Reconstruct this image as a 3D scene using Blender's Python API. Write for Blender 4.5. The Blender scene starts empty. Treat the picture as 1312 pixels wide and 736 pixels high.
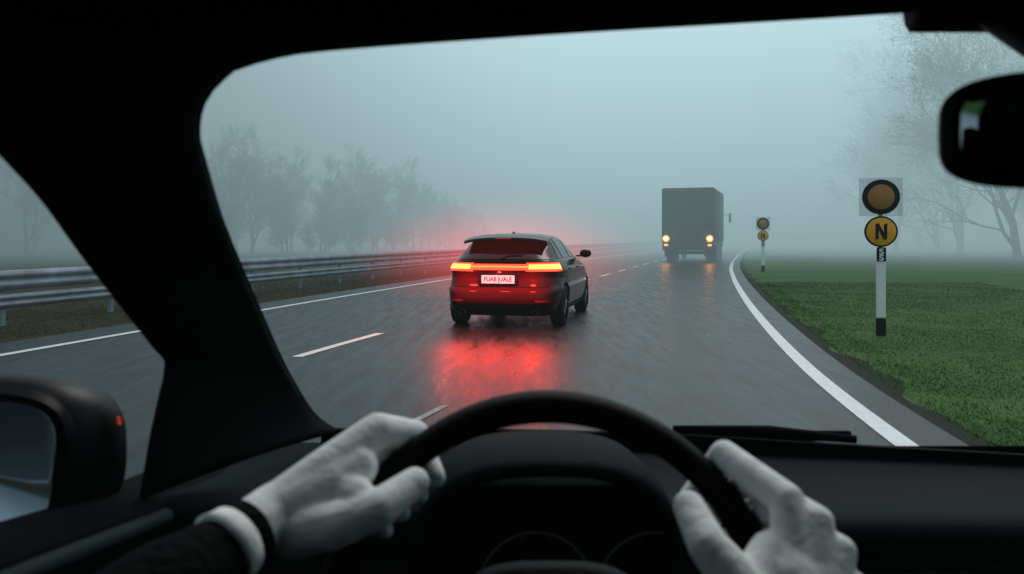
import bpy, bmesh, math, random
import numpy as np
from mathutils import Vector, Matrix, noise

S = bpy.context.scene
COL = S.collection
S.view_settings.view_transform = 'Standard'
S.view_settings.look = 'None'
S.view_settings.exposure = 0
R = math.radians

# ------------------------------------------------------------------ materials
def mat(name, col, rough=0.5, metal=0.0, spec=0.5, emis=None, es=0.0, noise_s=None, noise_a=0.2, bump=0.0, bump_s=200.0, coat=0.0, alpha=1.0, fold=0.0):
    m = bpy.data.materials.new(name); m.use_nodes = True
    nt = m.node_tree; b = nt.nodes['Principled BSDF']
    b.inputs['Base Color'].default_value = (*col, 1)
    b.inputs['Roughness'].default_value = rough
    b.inputs['Metallic'].default_value = metal
    b.inputs['Specular IOR Level'].default_value = spec
    b.inputs['Coat Weight'].default_value = coat
    b.inputs['Alpha'].default_value = alpha
    if emis:
        b.inputs['Emission Color'].default_value = (*emis, 1)
        b.inputs['Emission Strength'].default_value = es
    tc = nt.nodes.new('ShaderNodeTexCoord')
    if noise_s:
        n = nt.nodes.new('ShaderNodeTexNoise'); n.inputs['Scale'].default_value = noise_s
        n.inputs['Detail'].default_value = 6
        nt.links.new(tc.outputs['Object'], n.inputs['Vector'])
        cr = nt.nodes.new('ShaderNodeValToRGB')
        cr.color_ramp.elements[0].position = 0.3; cr.color_ramp.elements[1].position = 0.7
        cr.color_ramp.elements[0].color = (*[c*(1-noise_a) for c in col], 1)
        cr.color_ramp.elements[1].color = (*[min(1, c*(1+noise_a)) for c in col], 1)
        nt.links.new(n.outputs['Fac'], cr.inputs['Fac'])
        nt.links.new(cr.outputs['Color'], b.inputs['Base Color'])
    if bump:
        n2 = nt.nodes.new('ShaderNodeTexNoise'); n2.inputs['Scale'].default_value = bump_s
        n2.inputs['Detail'].default_value = 4
        nt.links.new(tc.outputs['Object'], n2.inputs['Vector'])
        bp = nt.nodes.new('ShaderNodeBump'); bp.inputs['Strength'].default_value = bump
        bp.inputs['Distance'].default_value = 0.01
        nt.links.new(n2.outputs['Fac'], bp.inputs['Height'])
        last = bp
        if fold:
            n3 = nt.nodes.new('ShaderNodeTexNoise'); n3.inputs['Scale'].default_value = 38
            n3.inputs['Detail'].default_value = 2; n3.inputs['Distortion'].default_value = 1.2
            nt.links.new(tc.outputs['Object'], n3.inputs['Vector'])
            b3 = nt.nodes.new('ShaderNodeBump'); b3.inputs['Strength'].default_value = fold; b3.inputs['Distance'].default_value = 0.012
            nt.links.new(n3.outputs['Fac'], b3.inputs['Height']); nt.links.new(bp.outputs['Normal'], b3.inputs['Normal'])
            last = b3
        nt.links.new(last.outputs['Normal'], b.inputs['Normal'])
    return m

# ------------------------------------------------------------------ helpers
def obj(name, verts, faces, material=None, parent=None, smooth=False):
    me = bpy.data.meshes.new(name)
    me.from_pydata([tuple(v) for v in verts], [], [tuple(f) for f in faces])
    me.validate(); me.update()
    if smooth:
        me.polygons.foreach_set('use_smooth', [True]*len(me.polygons))
    o = bpy.data.objects.new(name, me); COL.objects.link(o)
    if material: me.materials.append(material)
    if parent: o.parent = parent
    return o

def empty(name, loc=(0,0,0), rotz=0.0, parent=None):
    o = bpy.data.objects.new(name, None); COL.objects.link(o)
    o.location = loc; o.rotation_euler = (0,0,rotz); o.empty_display_size = 0.2
    if parent: o.parent = parent
    return o

def tag(o, label, cat, group=None):
    o['label'] = label; o['category'] = cat
    if group: o['group'] = group

def bm_obj(name, bm, material=None, parent=None, smooth=False):
    me = bpy.data.meshes.new(name); bm.normal_update(); bm.to_mesh(me); bm.free()
    if smooth: me.polygons.foreach_set('use_smooth', [True]*len(me.polygons))
    o = bpy.data.objects.new(name, me); COL.objects.link(o)
    if material: me.materials.append(material)
    if parent: o.parent = parent
    return o

def add_box(bm, c, s, bev=0.0, rot=None):
    r = bmesh.ops.create_cube(bm, size=1.0)
    vs = r['verts']
    bmesh.ops.scale(bm, vec=Vector(s), verts=vs)
    if bev > 0:
        es = list({e for v in vs for e in v.link_edges})
        rr = bmesh.ops.bevel(bm, geom=es, offset=bev, segments=2, affect='EDGES', profile=0.5)
        vs = list({v for f in rr['faces'] for v in f.verts} | {v for v in vs if v.is_valid})
    M = Matrix.Translation(Vector(c)) @ (rot.to_4x4() if rot else Matrix.Identity(4))
    bmesh.ops.transform(bm, matrix=M, verts=vs)

def box(name, c, s, material, parent=None, bev=0.0, rot=None):
    bm = bmesh.new(); add_box(bm, c, s, bev, rot)
    return bm_obj(name, bm, material, parent)

def frame(d):
    d = d.normalized()
    a = Vector((0,0,1)) if abs(d.z) < 0.9 else Vector((1,0,0))
    u = d.cross(a).normalized(); v = d.cross(u).normalized()
    return u, v

def tube(V, F, pts, rad, segs=8, cap=True):
    pts = [Vector(p) for p in pts]; base = len(V); n = len(pts)
    u = None
    for i, p in enumerate(pts):
        d = (pts[min(i+1,n-1)] - pts[max(i-1,0)])
        if d.length < 1e-9: d = Vector((0,0,1))
        d.normalize()
        if u is None: u, v = frame(d)
        else:
            u = (u - d*u.dot(d)).normalized(); v = d.cross(u).normalized()
        for k in range(segs):
            a = 2*math.pi*k/segs
            V.append(p + (u*math.cos(a) + v*math.sin(a))*rad[i])
    for i in range(n-1):
        for k in range(segs):
            k2 = (k+1) % segs
            F.append((base+i*segs+k, base+i*segs+k2, base+(i+1)*segs+k2, base+(i+1)*segs+k))
    if cap:
        F.append(tuple(base+k for k in reversed(range(segs))))
        F.append(tuple(base+(n-1)*segs+k for k in range(segs)))

def tube_obj(name, pts, rad, material, parent=None, segs=12):
    V, F = [], []
    if not isinstance(rad, (list, tuple)): rad = [rad]*len(pts)
    tube(V, F, pts, rad, segs)
    return obj(name, V, F, material, parent, True)

def lathe(name, prof, material, parent=None, segs=32, axis='x', mtx=None):
    V, F = [], []; m = len(prof)
    for k in range(segs):
        a = 2*math.pi*k/segs; c, s = math.cos(a), math.sin(a)
        for (x, r) in prof:
            V.append(Vector((x, r*c, r*s)) if axis == 'x' else (Vector((r*c, x, r*s)) if axis == 'y' else Vector((r*c, r*s, x))))
    for k in range(segs):
        k2 = (k+1) % segs
        for i in range(m-1):
            F.append((k*m+i, k*m+i+1, k2*m+i+1, k2*m+i))
    if mtx: V = [mtx @ v for v in V]
    o = obj(name, V, F, material, parent, True)
    bm = bmesh.new(); bm.from_mesh(o.data)
    bmesh.ops.remove_doubles(bm, verts=bm.verts, dist=1e-5)
    bmesh.ops.recalc_face_normals(bm, faces=bm.faces)
    bm.to_mesh(o.data); bm.free()
    return o

def text_obj(name, body, size, loc, rot, material, parent=None, extrude=0.001, bold=0.0, sx=1.0, ls=1.0):
    cu = bpy.data.curves.new(name+'_c', 'FONT'); cu.body = body; cu.size = size
    cu.align_x = 'CENTER'; cu.align_y = 'CENTER'; cu.extrude = extrude; cu.offset = bold; cu.space_line = ls
    t = bpy.data.objects.new(name+'_t', cu); COL.objects.link(t)
    bpy.context.view_layer.update()
    dg = bpy.context.evaluated_depsgraph_get()
    me = bpy.data.meshes.new_from_object(t.evaluated_get(dg))
    bpy.data.objects.remove(t)
    o = bpy.data.objects.new(name, me); COL.objects.link(o)
    me.materials.clear(); me.materials.append(material)
    o.location = loc; o.rotation_euler = rot; o.scale = (sx, 1, 1)
    if parent: o.parent = parent
    return o

def freeze(o):
    bpy.context.view_layer.update()
    dg = bpy.context.evaluated_depsgraph_get()
    me = bpy.data.meshes.new_from_object(o.evaluated_get(dg))
    o.modifiers.clear(); o.data = me
    me.polygons.foreach_set('use_smooth', [True]*len(me.polygons))

def interp_poly(pts, n):
    pts = [Vector(p) for p in pts]
    d = []
    for i in range(len(pts)-1):
        p0 = pts[max(i-1,0)]; p1 = pts[i]; p2 = pts[i+1]; p3 = pts[min(i+2,len(pts)-1)]
        for k in range(10):
            t = k/10
            d.append(0.5*((2*p1)+(p2-p0)*t+(2*p0-5*p1+4*p2-p3)*t*t+(3*p1-p0-3*p2+p3)*t**3))
    d.append(pts[-1])
    L = [0]
    for i in range(1, len(d)): L.append(L[-1]+(d[i]-d[i-1]).length)
    out = []
    for k in range(n):
        s = L[-1]*k/(n-1); j = 0
        while j < len(L)-2 and L[j+1] < s: j += 1
        f = (s-L[j])/max(1e-9, L[j+1]-L[j])
        out.append(d[j].lerp(d[j+1], min(1,max(0,f))))
    return out

# ------------------------------------------------------------------ world and light
SUN_EL, SUN_AZ = R(50), R(20)
w = bpy.data.worlds.new('World'); S.world = w; w.use_nodes = True
nt = w.node_tree; bg = nt.nodes['Background']
sky = nt.nodes.new('ShaderNodeTexSky'); sky.sky_type = 'NISHITA'; sky.sun_disc = False
sky.sun_elevation = SUN_EL; sky.sun_rotation = SUN_AZ; sky.air_density = 1.0; sky.dust_density = 1.5
hs = nt.nodes.new('ShaderNodeHueSaturation'); hs.inputs['Saturation'].default_value = 0.45
nt.links.new(sky.outputs[0], hs.inputs['Color']); nt.links.new(hs.outputs[0], bg.inputs['Color'])
bg.inputs['Strength'].default_value = 0.15

sl = bpy.data.lights.new('sun', 'SUN'); sl.energy = 1.0; sl.angle = R(30); sl.color = (1.0, 0.98, 0.95)
so = bpy.data.objects.new('sun', sl); COL.objects.link(so)
sd = Vector((math.sin(SUN_AZ)*math.cos(SUN_EL), math.cos(SUN_AZ)*math.cos(SUN_EL), math.sin(SUN_EL)))
so.rotation_euler = sd.to_track_quat('Z', 'Y').to_euler(); so.location = (0, 0, 30)

# ------------------------------------------------------------------ fog (the low sky): a bank that thickens away from this clearing
FOGC = (0.305, 0.440, 0.465)
fm = bpy.data.materials.new('fog_volume'); fm.use_nodes = True
nt = fm.node_tree; nt.nodes.clear()
def nd(t, **kw):
    n = nt.nodes.new(t)
    for k, v in kw.items(): setattr(n, k, v)
    return n
out = nd('ShaderNodeOutputMaterial')
geo = nd('ShaderNodeNewGeometry'); sp_ = nd('ShaderNodeSeparateXYZ'); nt.links.new(geo.outputs['Position'], sp_.inputs[0])
cx_ = nd('ShaderNodeCombineXYZ'); nt.links.new(sp_.outputs['X'], cx_.inputs['X']); nt.links.new(sp_.outputs['Y'], cx_.inputs['Y'])
sb = nd('ShaderNodeVectorMath', operation='DISTANCE'); sb.inputs[1].default_value = (6, 2, 0); nt.links.new(cx_.outputs[0], sb.inputs[0])
mr = nd('ShaderNodeMapRange', interpolation_type='SMOOTHSTEP')
for k, v in (('From Min',14),('From Max',62),('To Min',0.0014),('To Max',0.039)): mr.inputs[k].default_value = v
nt.links.new(sb.outputs['Value'], mr.inputs['Value'])
ab = nd('ShaderNodeVolumeAbsorption'); ab.inputs['Color'].default_value = (0,0,0,1)
nt.links.new(mr.outputs[0], ab.inputs['Density'])
hz = nd('ShaderNodeMapRange')
for k, v in (('From Min',0),('From Max',26),('To Min',0.80),('To Max',1.95)): hz.inputs[k].default_value = v  # skylight painted in: fog glow brighter with height
nt.links.new(sp_.outputs['Z'], hz.inputs['Value'])
hx = nd('ShaderNodeMapRange', interpolation_type='SMOOTHSTEP')
for k, v in (('From Min',-50),('From Max',8),('To Min',0.30),('To Max',1.05)): hx.inputs[k].default_value = v  # fog glow painted darker toward the left
nt.links.new(sp_.outputs['X'], hx.inputs['Value'])
hx2 = nd('ShaderNodeMapRange', interpolation_type='SMOOTHSTEP')
for k, v in (('From Min',22),('From Max',70),('To Min',1.0),('To Max',0.72)): hx2.inputs[k].default_value = v  # fog glow painted darker toward the far right
nt.links.new(sp_.outputs['X'], hx2.inputs['Value'])
m1 = nd('ShaderNodeMath', operation='MULTIPLY'); nt.links.new(hz.outputs[0], m1.inputs[0]); nt.links.new(hx.outputs[0], m1.inputs[1])
m3 = nd('ShaderNodeMath', operation='MULTIPLY'); nt.links.new(m1.outputs[0], m3.inputs[0]); nt.links.new(hx2.outputs[0], m3.inputs[1])
m2 = nd('ShaderNodeMath', operation='MULTIPLY'); nt.links.new(m3.outputs[0], m2.inputs[0]); nt.links.new(mr.outputs[0], m2.inputs[1])
em = nd('ShaderNodeEmission'); em.inputs['Color'].default_value = (*FOGC,1)  # fog glows by itself in place of scattered daylight
nt.links.new(m2.outputs[0], em.inputs['Strength'])
a1 = nd('ShaderNodeAddShader')
nt.links.new(ab.outputs[0], a1.inputs[0]); nt.links.new(em.outputs[0], a1.inputs[1])
nt.links.new(a1.outputs[0], out.inputs['Volume'])
try: fm.cycles.volume_step_rate = 0.3
except Exception as e: print('steprate', e)
try: fm.volume_step_rate = 0.3
except Exception as e: pass
bm = bmesh.new(); add_box(bm, (20, 120, 14), (420, 370, 34))
fog = bm_obj('sky', bm, fm); fog['kind'] = 'structure'

# ------------------------------------------------------------------ road geometry
RY = [-60,-10, 5.6, 7.85, 10.8, 16.4, 25, 35.7, 47.6, 71, 100, 150, 250, 420]
RX = [-2.5,1.0, 2.62, 3.0, 3.62, 4.89, 7.0, 9.8, 13.2, 20.3, 29.5, 46.5, 84, 155]
LY = [-60,-10, 9.33, 11.6, 16.6, 26.9, 40, 60, 100, 150, 250, 420]
LX = [-14,-9.8,-6.1,-5.6,-4.55,-2.1,1.4, 7.3, 19.8, 37, 74, 145]
CY = [-60,-10, 9.4, 11.4, 23.8, 43.3, 71, 100, 150, 250, 420]
CX = [-9,-6.2,-2.57,-2.0,1.75,7.4,15.5, 24.5, 41.5, 79, 150]
def smooth_curve(ys, xs):
    g = np.arange(-60, 421, 0.5); v = np.interp(g, ys, xs)
    k = np.ones(13)/13; vp = np.pad(v, 6, mode='edge')
    vp[:6] = v[0] + (v[1]-v[0])*np.arange(-6,0); vp[-6:] = v[-1] + (v[-1]-v[-2])*np.arange(1,7)
    v = np.convolve(vp, k, 'valid')
    return lambda y: float(np.interp(y, g, v))
XR, XL, XC = smooth_curve(RY,RX), smooth_curve(LY,LX), smooth_curve(CY,CX)

def strip(name, y0, y1, fa, fb, z, material, step=1.0, cols=1, kind='structure'):
    V, F = [], []; n = max(2, int((y1-y0)/step)+1)
    for i in range(n):
        y = y0+(y1-y0)*i/(n-1)
        for c in range(cols+1):
            t = c/cols; V.append((fa(y)*(1-t)+fb(y)*t, y, z))
    for i in range(n-1):
        for c in range(cols):
            a = i*(cols+1)+c; F.append((a, a+1, a+cols+2, a+cols+1))
    o = obj(name, V, F, material)
    if kind: o['kind'] = kind
    return o

# asphalt
am = bpy.data.materials.new('wet_asphalt'); am.use_nodes = True
nt = am.node_tree; b = nt.nodes['Principled BSDF']
tc = nt.nodes.new('ShaderNodeTexCoord')
def nz(scale, detail=5, vec=None, rough=0.5):
    n = nt.nodes.new('ShaderNodeTexNoise'); n.inputs['Scale'].default_value = scale; n.inputs['Detail'].default_value = detail
    n.inputs['Roughness'].default_value = rough
    nt.links.new(vec or tc.outputs['Object'], n.inputs['Vector']); return n
def ramp(src, p0, c0, p1, c1):
    r = nt.nodes.new('ShaderNodeValToRGB'); e = r.color_ramp.elements
    e[0].position = p0; e[0].color = c0; e[1].position = p1; e[1].color = c1
    nt.links.new(src, r.inputs['Fac']); return r
mp = nt.nodes.new('ShaderNodeMapping'); mp.inputs['Rotation'].default_value = (0,0,R(14)); mp.inputs['Scale'].default_value = (1.3, 0.10, 1)
nt.links.new(tc.outputs['Object'], mp.inputs['Vector'])
mp2 = nt.nodes.new('ShaderNodeMapping'); mp2.inputs['Rotation'].default_value = (0,0,R(14)); mp2.inputs['Scale'].default_value = (7.0, 0.9, 1)
nt.links.new(tc.outputs['Object'], mp2.inputs['Vector'])
n1 = nz(1.0, 5, mp.outputs[0]); n2 = nz(120, 3); n5 = nz(1.0, 6, mp2.outputs[0], 0.6)
r1 = ramp(n1.outputs['Fac'], 0.35, (0.006,0.0072,0.0078,1), 0.7, (0.018,0.020,0.021,1))
r2 = ramp(n2.outputs['Fac'], 0.35, (0.45,0.45,0.45,1), 0.75, (1.8,1.8,1.8,1))
mx = nt.nodes.new('ShaderNodeMix'); mx.data_type = 'RGBA'; mx.blend_type = 'MULTIPLY'; mx.inputs['Factor'].default_value = 1
nt.links.new(r1.outputs[0], mx.inputs['A']); nt.links.new(r2.outputs[0], mx.inputs['B'])
nt.links.new(mx.outputs['Result'], b.inputs['Base Color'])
r3 = ramp(n5.outputs['Fac'], 0.34, (0.25,0.25,0.25,1), 0.64, (0.43,0.43,0.43,1))
nt.links.new(r3.outputs[0], b.inputs['Roughness'])
bp = nt.nodes.new('ShaderNodeBump'); bp.inputs['Strength'].default_value = 0.35; bp.inputs['Distance'].default_value = 0.008
nt.links.new(n2.outputs['Fac'], bp.inputs['Height'])
bp2 = nt.nodes.new('ShaderNodeBump'); bp2.inputs['Strength'].default_value = 0.10; bp2.inputs['Distance'].default_value = 0.02
nt.links.new(n5.outputs['Fac'], bp2.inputs['Height']); nt.links.new(bp.outputs[0], bp2.inputs['Normal'])
nt.links.new(bp2.outputs[0], b.inputs['Normal'])
b.inputs['Specular IOR Level'].default_value = 0.20

# ground
gm = bpy.data.materials.new('grass_ground'); gm.use_nodes = True
nt = gm.node_tree; b = nt.nodes['Principled BSDF']; tc = nt.nodes.new('ShaderNodeTexCoord')
n1 = nz(0.35, 7, rough=0.65); n2 = nz(12, 6, rough=0.7)
r1 = ramp(n1.outputs['Fac'], 0.33, (0.036,0.102,0.024,1), 0.66, (0.070,0.140,0.036,1))
r2 = ramp(n2.outputs['Fac'], 0.3, (0.7,0.7,0.7,1), 0.7, (1.25,1.2,1.12,1))
mx = nt.nodes.new('ShaderNodeMix'); mx.data_type = 'RGBA'; mx.blend_type = 'MULTIPLY'; mx.inputs['Factor'].default_value = 1
nt.links.new(r1.outputs[0], mx.inputs['A']); nt.links.new(r2.outputs[0], mx.inputs['B'])
nt.links.new(mx.outputs['Result'], b.inputs['Base Color']); b.inputs['Roughness'].default_value = 0.9
b.inputs['Specular IOR Level'].default_value = 0.1
bp = nt.nodes.new('ShaderNodeBump'); bp.inputs['Strength'].default_value = 0.4; bp.inputs['Distance'].default_value = 0.03
nt.links.new(n2.outputs['Fac'], bp.inputs['Height']); nt.links.new(bp.outputs[0], b.inputs['Normal'])

m_verge = mat('brown_verge', (0.036,0.034,0.020), 0.95, noise_s=0.5, noise_a=0.3, bump=0.2, bump_s=12, spec=0.05)
m_gravel = mat('gravel_edge', (0.022,0.026,0.019), 0.9, noise_s=30, noise_a=0.6, bump=0.6, bump_s=60, spec=0.1)
m_line = mat('road_paint', (0.74,0.76,0.74), 0.45, noise_s=14, noise_a=0.14, bump=0.2, bump_s=90)
m_worn = mat('worn_road_paint', (0.22,0.23,0.23), 0.5, noise_s=9, noise_a=0.5, bump=0.2, bump_s=90)

g = obj('ground', [(-440,-90,0),(440,-90,0),(440,450,0),(-440,450,0)], [(0,1,2,3)], gm); g['kind'] = 'structure'
strip('road', -60, 420, lambda y: XL(y)-0.9, lambda y: XR(y)+0.42, 0.008, am, 1.0, 6)
strip('verge', -60, 420, lambda y: XL(y)-60, lambda y: XL(y)-0.88, 0.004, m_verge, 1.0, 3)
strip('gravel_shoulder', -60, 420, lambda y: XR(y)+0.40, lambda y: XR(y)+0.40+0.26+0.1*math.sin(y*1.7)+0.06*math.sin(y*4.3), 0.0045, m_gravel, 0.25, 1)
strip('road_marking', -60, 420, lambda y: XR(y)-0.080, lambda y: XR(y)+0.080, 0.0125, m_line, 0.5)
strip('road_marking', -60, 420, lambda y: XL(y)-0.07, lambda y: XL(y)+0.07, 0.0125, m_line, 0.5)
dash = [(-7,-4.6),(9.3,11.6),(16.5,19),(24,26.6),(28.8,31.0),(33,35),(37.2,39.2),(41.4,43.4),(46,48),(51,53),(56,58),(62,64),(68,70)]
for y0,y1 in dash:
    strip('road_marking', y0, y1, lambda y: XC(y)-0.065, lambda y: XC(y)+0.065, 0.0125, m_line, 0.5)
strip('road_marking', 4.6, 6.6, lambda y: -0.72+(y-6.1)*0.33-0.035, lambda y: -0.72+(y-6.1)*0.33+0.035, 0.0125, m_worn, 0.5)

rng = np.random.default_rng(3)
V, F = [], []
def blade(x, y, h, wd):
    a = rng.uniform(0, 6.28); dx, dy = math.cos(a)*wd, math.sin(a)*wd
    lx, ly = rng.normal(0, h*0.8, 2)
    i = len(V); V.extend([(x-dx,y-dy,0),(x+dx,y+dy,0),(x+lx,y+ly,h)]); F.append((i,i+1,i+2))
cnt = 0
while cnt < 130000:
    y = 5 + 20*rng.random()**1.5; off = 0.58 + 7*rng.random()**1.4
    x = XR(y)+off; cnt += 1
    q = noise.noise(Vector((x*0.7, y*0.7, 0)))+0.5*noise.noise(Vector((x*2.3, y*2.3, 4)))
    if q < -0.2 and rng.random() < 0.5: continue
    if off < 0.85 and rng.random() < 0.45: continue
    blade(x, y, rng.uniform(0.008, 0.026)*(1+0.5*(off<1.1)), rng.uniform(0.002,0.004)*(1+y/16))
m_blade = mat('grass_blade', (0.074,0.158,0.040), 0.8, noise_s=0.5, noise_a=0.35, spec=0.06)
gr = obj('grass', V, F, m_blade); gr['kind'] = 'stuff'
V, F = [], []
for i in range(26000):
    y = 8+34*rng.random()**1.3; x = XL(y)-1.0-5.5*rng.random()
    blade(x, y, rng.uniform(0.010,0.030), rng.uniform(0.004,0.008)*(1+y/14))
m_dry = mat('dry_grass', (0.042,0.040,0.023), 0.9, noise_s=0.6, noise_a=0.3, spec=0.03)
gr2 = obj('dry_grass', V, F, m_dry); gr2['kind'] = 'stuff'

# ------------------------------------------------------------------ guard rail
m_galv = mat('galvanised_steel', (0.22,0.265,0.29), 0.6, 0.3, noise_s=2.5, noise_a=0.3, bump=0.1, bump_s=40, spec=0.25)
rail = empty('guard_rail', (XL(14)-2.6, 14, 0))
tag(rail, 'long galvanised steel crash barrier with twin beams on posts', 'guard rail')
def XG(y): return XL(y)-2.6
def beam(name, zc, h, off):
    prof = []
    for k in range(13):
        t = k/12; prof.append((off+0.024*math.cos(t*4*math.pi)*(-1)+0.02, zc-h/2+h*t))
    V, F = [], []; ys = np.arange(2, 150, 1.0); m = len(prof)
    for y in ys:
        for (dx, z) in prof: V.append((XG(y)+dx-rail.location.x, y-14, z))
    for i in range(len(ys)-1):
        for k in range(m-1): F.append((i*m+k, i*m+k+1, (i+1)*m+k+1, (i+1)*m+k))
    o = obj(name, V, F, m_galv, rail, True)
    md = o.modifiers.new('s','SOLIDIFY'); md.thickness = 0.008
    return o
beam('beam', 0.73, 0.31, 0.0); beam('beam', 0.40, 0.22, 0.0)
posts = [3+2.4*i for i in range(42)]
p0 = None
for y in posts:
    if p0 is None:
        p0 = box('post', (0,0,0.42), (0.07,0.11,0.84), m_galv, rail, 0.008); p = p0
    else:
        p = p0.copy(); COL.objects.link(p); p.parent = rail
    p.location = (XG(y)-rail.location.x-0.08, y-14, 0)

# ------------------------------------------------------------------ marker signs
m_white = mat('white_post_paint', (0.82,0.85,0.85), 0.4, noise_s=6, noise_a=0.06)
m_black = mat('black_paint', (0.006,0.007,0.008), 0.6, noise_s=9, noise_a=0.2, spec=0.2)
m_amber = mat('amber_disc', (0.36,0.16,0.035), 0.45, noise_s=25, noise_a=0.1)
m_yel = mat('yellow_disc', (0.82,0.38,0.008), 0.45, noise_s=25, noise_a=0.08)
m_panel = mat('clear_panel', (0.36,0.44,0.46), 0.3, noise_s=4, noise_a=0.1, alpha=0.25)
def disc(name, r, y, th, material, parent, z, segs=40):
    return lathe(name, [(y,0),(y,r*0.985),(y+0.003,r),(y+th,r),(y+th,0)], material, parent, segs, 'y', Matrix.Translation((0,0,z)))
def make_sign(loc, rz, label):
    s = empty('marker_sign', loc, rz); tag(s, label, 'road sign', 'marker signs along the verge')
    bm = bmesh.new(); add_box(bm, (0,0,0.74), (0.125,0.06,0.98), 0.015); bm_obj('post', bm, m_white, s)
    bm = bmesh.new(); add_box(bm, (0,0,0.125), (0.13,0.066,0.25), 0.015); bm_obj('post_base', bm, m_black, s)
    box('backing_panel', (0,0.012,1.985), (0.58,0.010,0.55), m_panel, s, 0.003)
    box('bracket', (0,0.035,1.6), (0.05,0.03,1.1), m_galv, s, 0.005)
    a = disc('round_sign', 0.25, -0.02, 0.025, m_black, s, 1.985); disc('amber_lens', 0.178, -0.030, 0.009, m_amber, a, 1.985)
    b_ = disc('round_sign', 0.222, -0.02, 0.025, m_black, s, 1.49); disc('yellow_face', 0.198, -0.028, 0.007, m_yel, b_, 1.49)
    bm = bmesh.new()
    def poly(pts, y):
        vs=[bm.verts.new((x,y,1.49+z)) for x,z in pts]; bm.faces.new(vs)
    # tall narrow N with pointed ends
    poly([(-.078,-.120),(-.034,-.100),(-.034,.125),(-.078,.105)],-.0335)
    poly([(.034,-.125),(.078,-.105),(.078,.120),(.034,.100)],-.0340)
    poly([(-.078,.110),(-.028,.110),(.078,-.110),(.028,-.110)],-.0362)
    bm_obj('symbol', bm, m_black, b_)
    pl = box('number_plate', (0,-0.035,1.165), (0.125,0.012,0.20), m_black, s, 0.004)
    text_obj('numeral', 'S\nS', 0.115, (0,-0.0425,1.155), (R(90),0,0), m_white, pl, bold=0.003, ls=0.75, sx=1.2)
    return s
make_sign((5.28,11.4,0), R(-14), 'white marker post with black base, amber disc and yellow symbol disc')
make_sign((10.4,33.0,0), R(-10), 'distant white marker post with amber and yellow discs in fog')

# ------------------------------------------------------------------ trees
m_bark = mat('bark', (0.085,0.092,0.090), 0.9, noise_s=8, noise_a=0.3, spec=0.1)
m_twig = mat('twig', (0.090,0.098,0.096), 0.9, noise_s=3, noise_a=0.3, spec=0.1)
m_leaf = mat('sparse_leaf', (0.066,0.086,0.062), 0.8, noise_s=2, noise_a=0.4, spec=0.1)
def gen_tree(seed, H, leaves=0, lean=(0,0), spread=1.0, low=0.35, ls=0.05):
    rnd = random.Random(seed); TV,TF,CV,CF = [],[],[],[]
    tips = []
    def grow(p, d, L, r, depth):
        n = 4 if depth < 2 else 3; pts = [p]; rad = [r]; dd = d.copy()
        for i in range(n):
            j = 0.10+0.05*depth
            dd = (dd + Vector((rnd.gauss(0,j), rnd.gauss(0,j), rnd.gauss(0,j*0.6)+0.05))).normalized()
            pts.append(pts[-1] + dd*L/n); rad.append(r*(1-0.55*(i+1)/n))
        if depth <= 2: tube(TV,TF,pts,rad,7 if depth<2 else 5,False)
        else: tube(CV,CF,pts,[max(x,0.006) for x in rad],3,False)
        if depth >= 5: tips.append(pts[-1]); return
        nb = [8,6,5,4,4][depth]
        for k in range(nb):
            t = (low if depth==0 else 0.25) + ((1-low) if depth==0 else 0.75)*(k+rnd.random()*0.7)/nb
            idx = min(n-1,int(t*n)); f = t*n-idx; f = min(f,1)
            q = pts[idx].lerp(pts[idx+1], f)
            axis = (pts[idx+1]-pts[idx]).normalized(); u,v = frame(axis)
            a = rnd.uniform(0,6.28); ang = rnd.uniform(0.3,0.8)*spread
            nd_ = (axis*math.cos(ang)+(u*math.cos(a)+v*math.sin(a))*math.sin(ang))
            nd_.z += 0.15; nd_.normalize()
            grow(q, nd_, L*rnd.uniform(0.45,0.70)*(1.0-0.25*t*(depth==0)), r*0.50*(1.1-0.5*t), depth+1)
        grow(pts[-1], dd, L*0.55, rad[-1]*0.9, depth+1)
    d0 = Vector((lean[0],lean[1],1)).normalized()
    grow(Vector((0,0,-0.1)), d0, H*0.50, H*0.013, 0)
    mx_ = max(v.z for v in CV); k = H/mx_
    TV = [v*k for v in TV]; CV = [v*k for v in CV]
    if leaves:
        for i in range(leaves):
            c = rnd.choice(tips)*k + Vector((rnd.gauss(0,.14),rnd.gauss(0,.14),rnd.gauss(0,.14)))
            s = rnd.uniform(0.5,1.3)*ls; u = Vector((rnd.gauss(0,1),rnd.gauss(0,1),rnd.gauss(0,1))).normalized(); u2,v2 = frame(u)
            b0 = len(CV); CV.extend([c-u2*s, c+v2*s*0.6, c+u2*s, c-v2*s*0.6]); CF.append((b0,b0+1,b0+2,b0+3))
    def mk(n,V,F,m):
        me = bpy.data.meshes.new(n); me.from_pydata([tuple(v) for v in V],[],F); me.update(); me.materials.append(m); return me
    return mk('trunk',TV,TF,m_bark), mk('crown',CV,CF,m_leaf if leaves else m_twig)
bare = [gen_tree(11,12.0,low=.12), gen_tree(23,11,spread=1.1,low=.2), gen_tree(37,10,spread=0.8,low=.08), gen_tree(41,12.5,spread=1.0,low=.15)]
bushy = [gen_tree(61,7.0,spread=1.25,low=.03), gen_tree(67,6.5,spread=1.3,low=.03)]
leafy = [gen_tree(5,14,10000,(-0.10,0),1.15,low=.03), gen_tree(8,13,10000,(-0.14,-0.05),1.2,low=.03)]
def put_tree(v, x, y, s, rz, label, group):
    t = empty('tree', (x,y,0), rz); t.scale = (s,s,s); tag(t, label, 'tree', group)
    for nme, me in zip(('trunk','crown'), v):
        o = bpy.data.objects.new(nme, me); COL.objects.link(o); o.parent = t
rnd = random.Random(4)
lb = 'bare leafless winter tree behind the crash barrier in fog'
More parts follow.
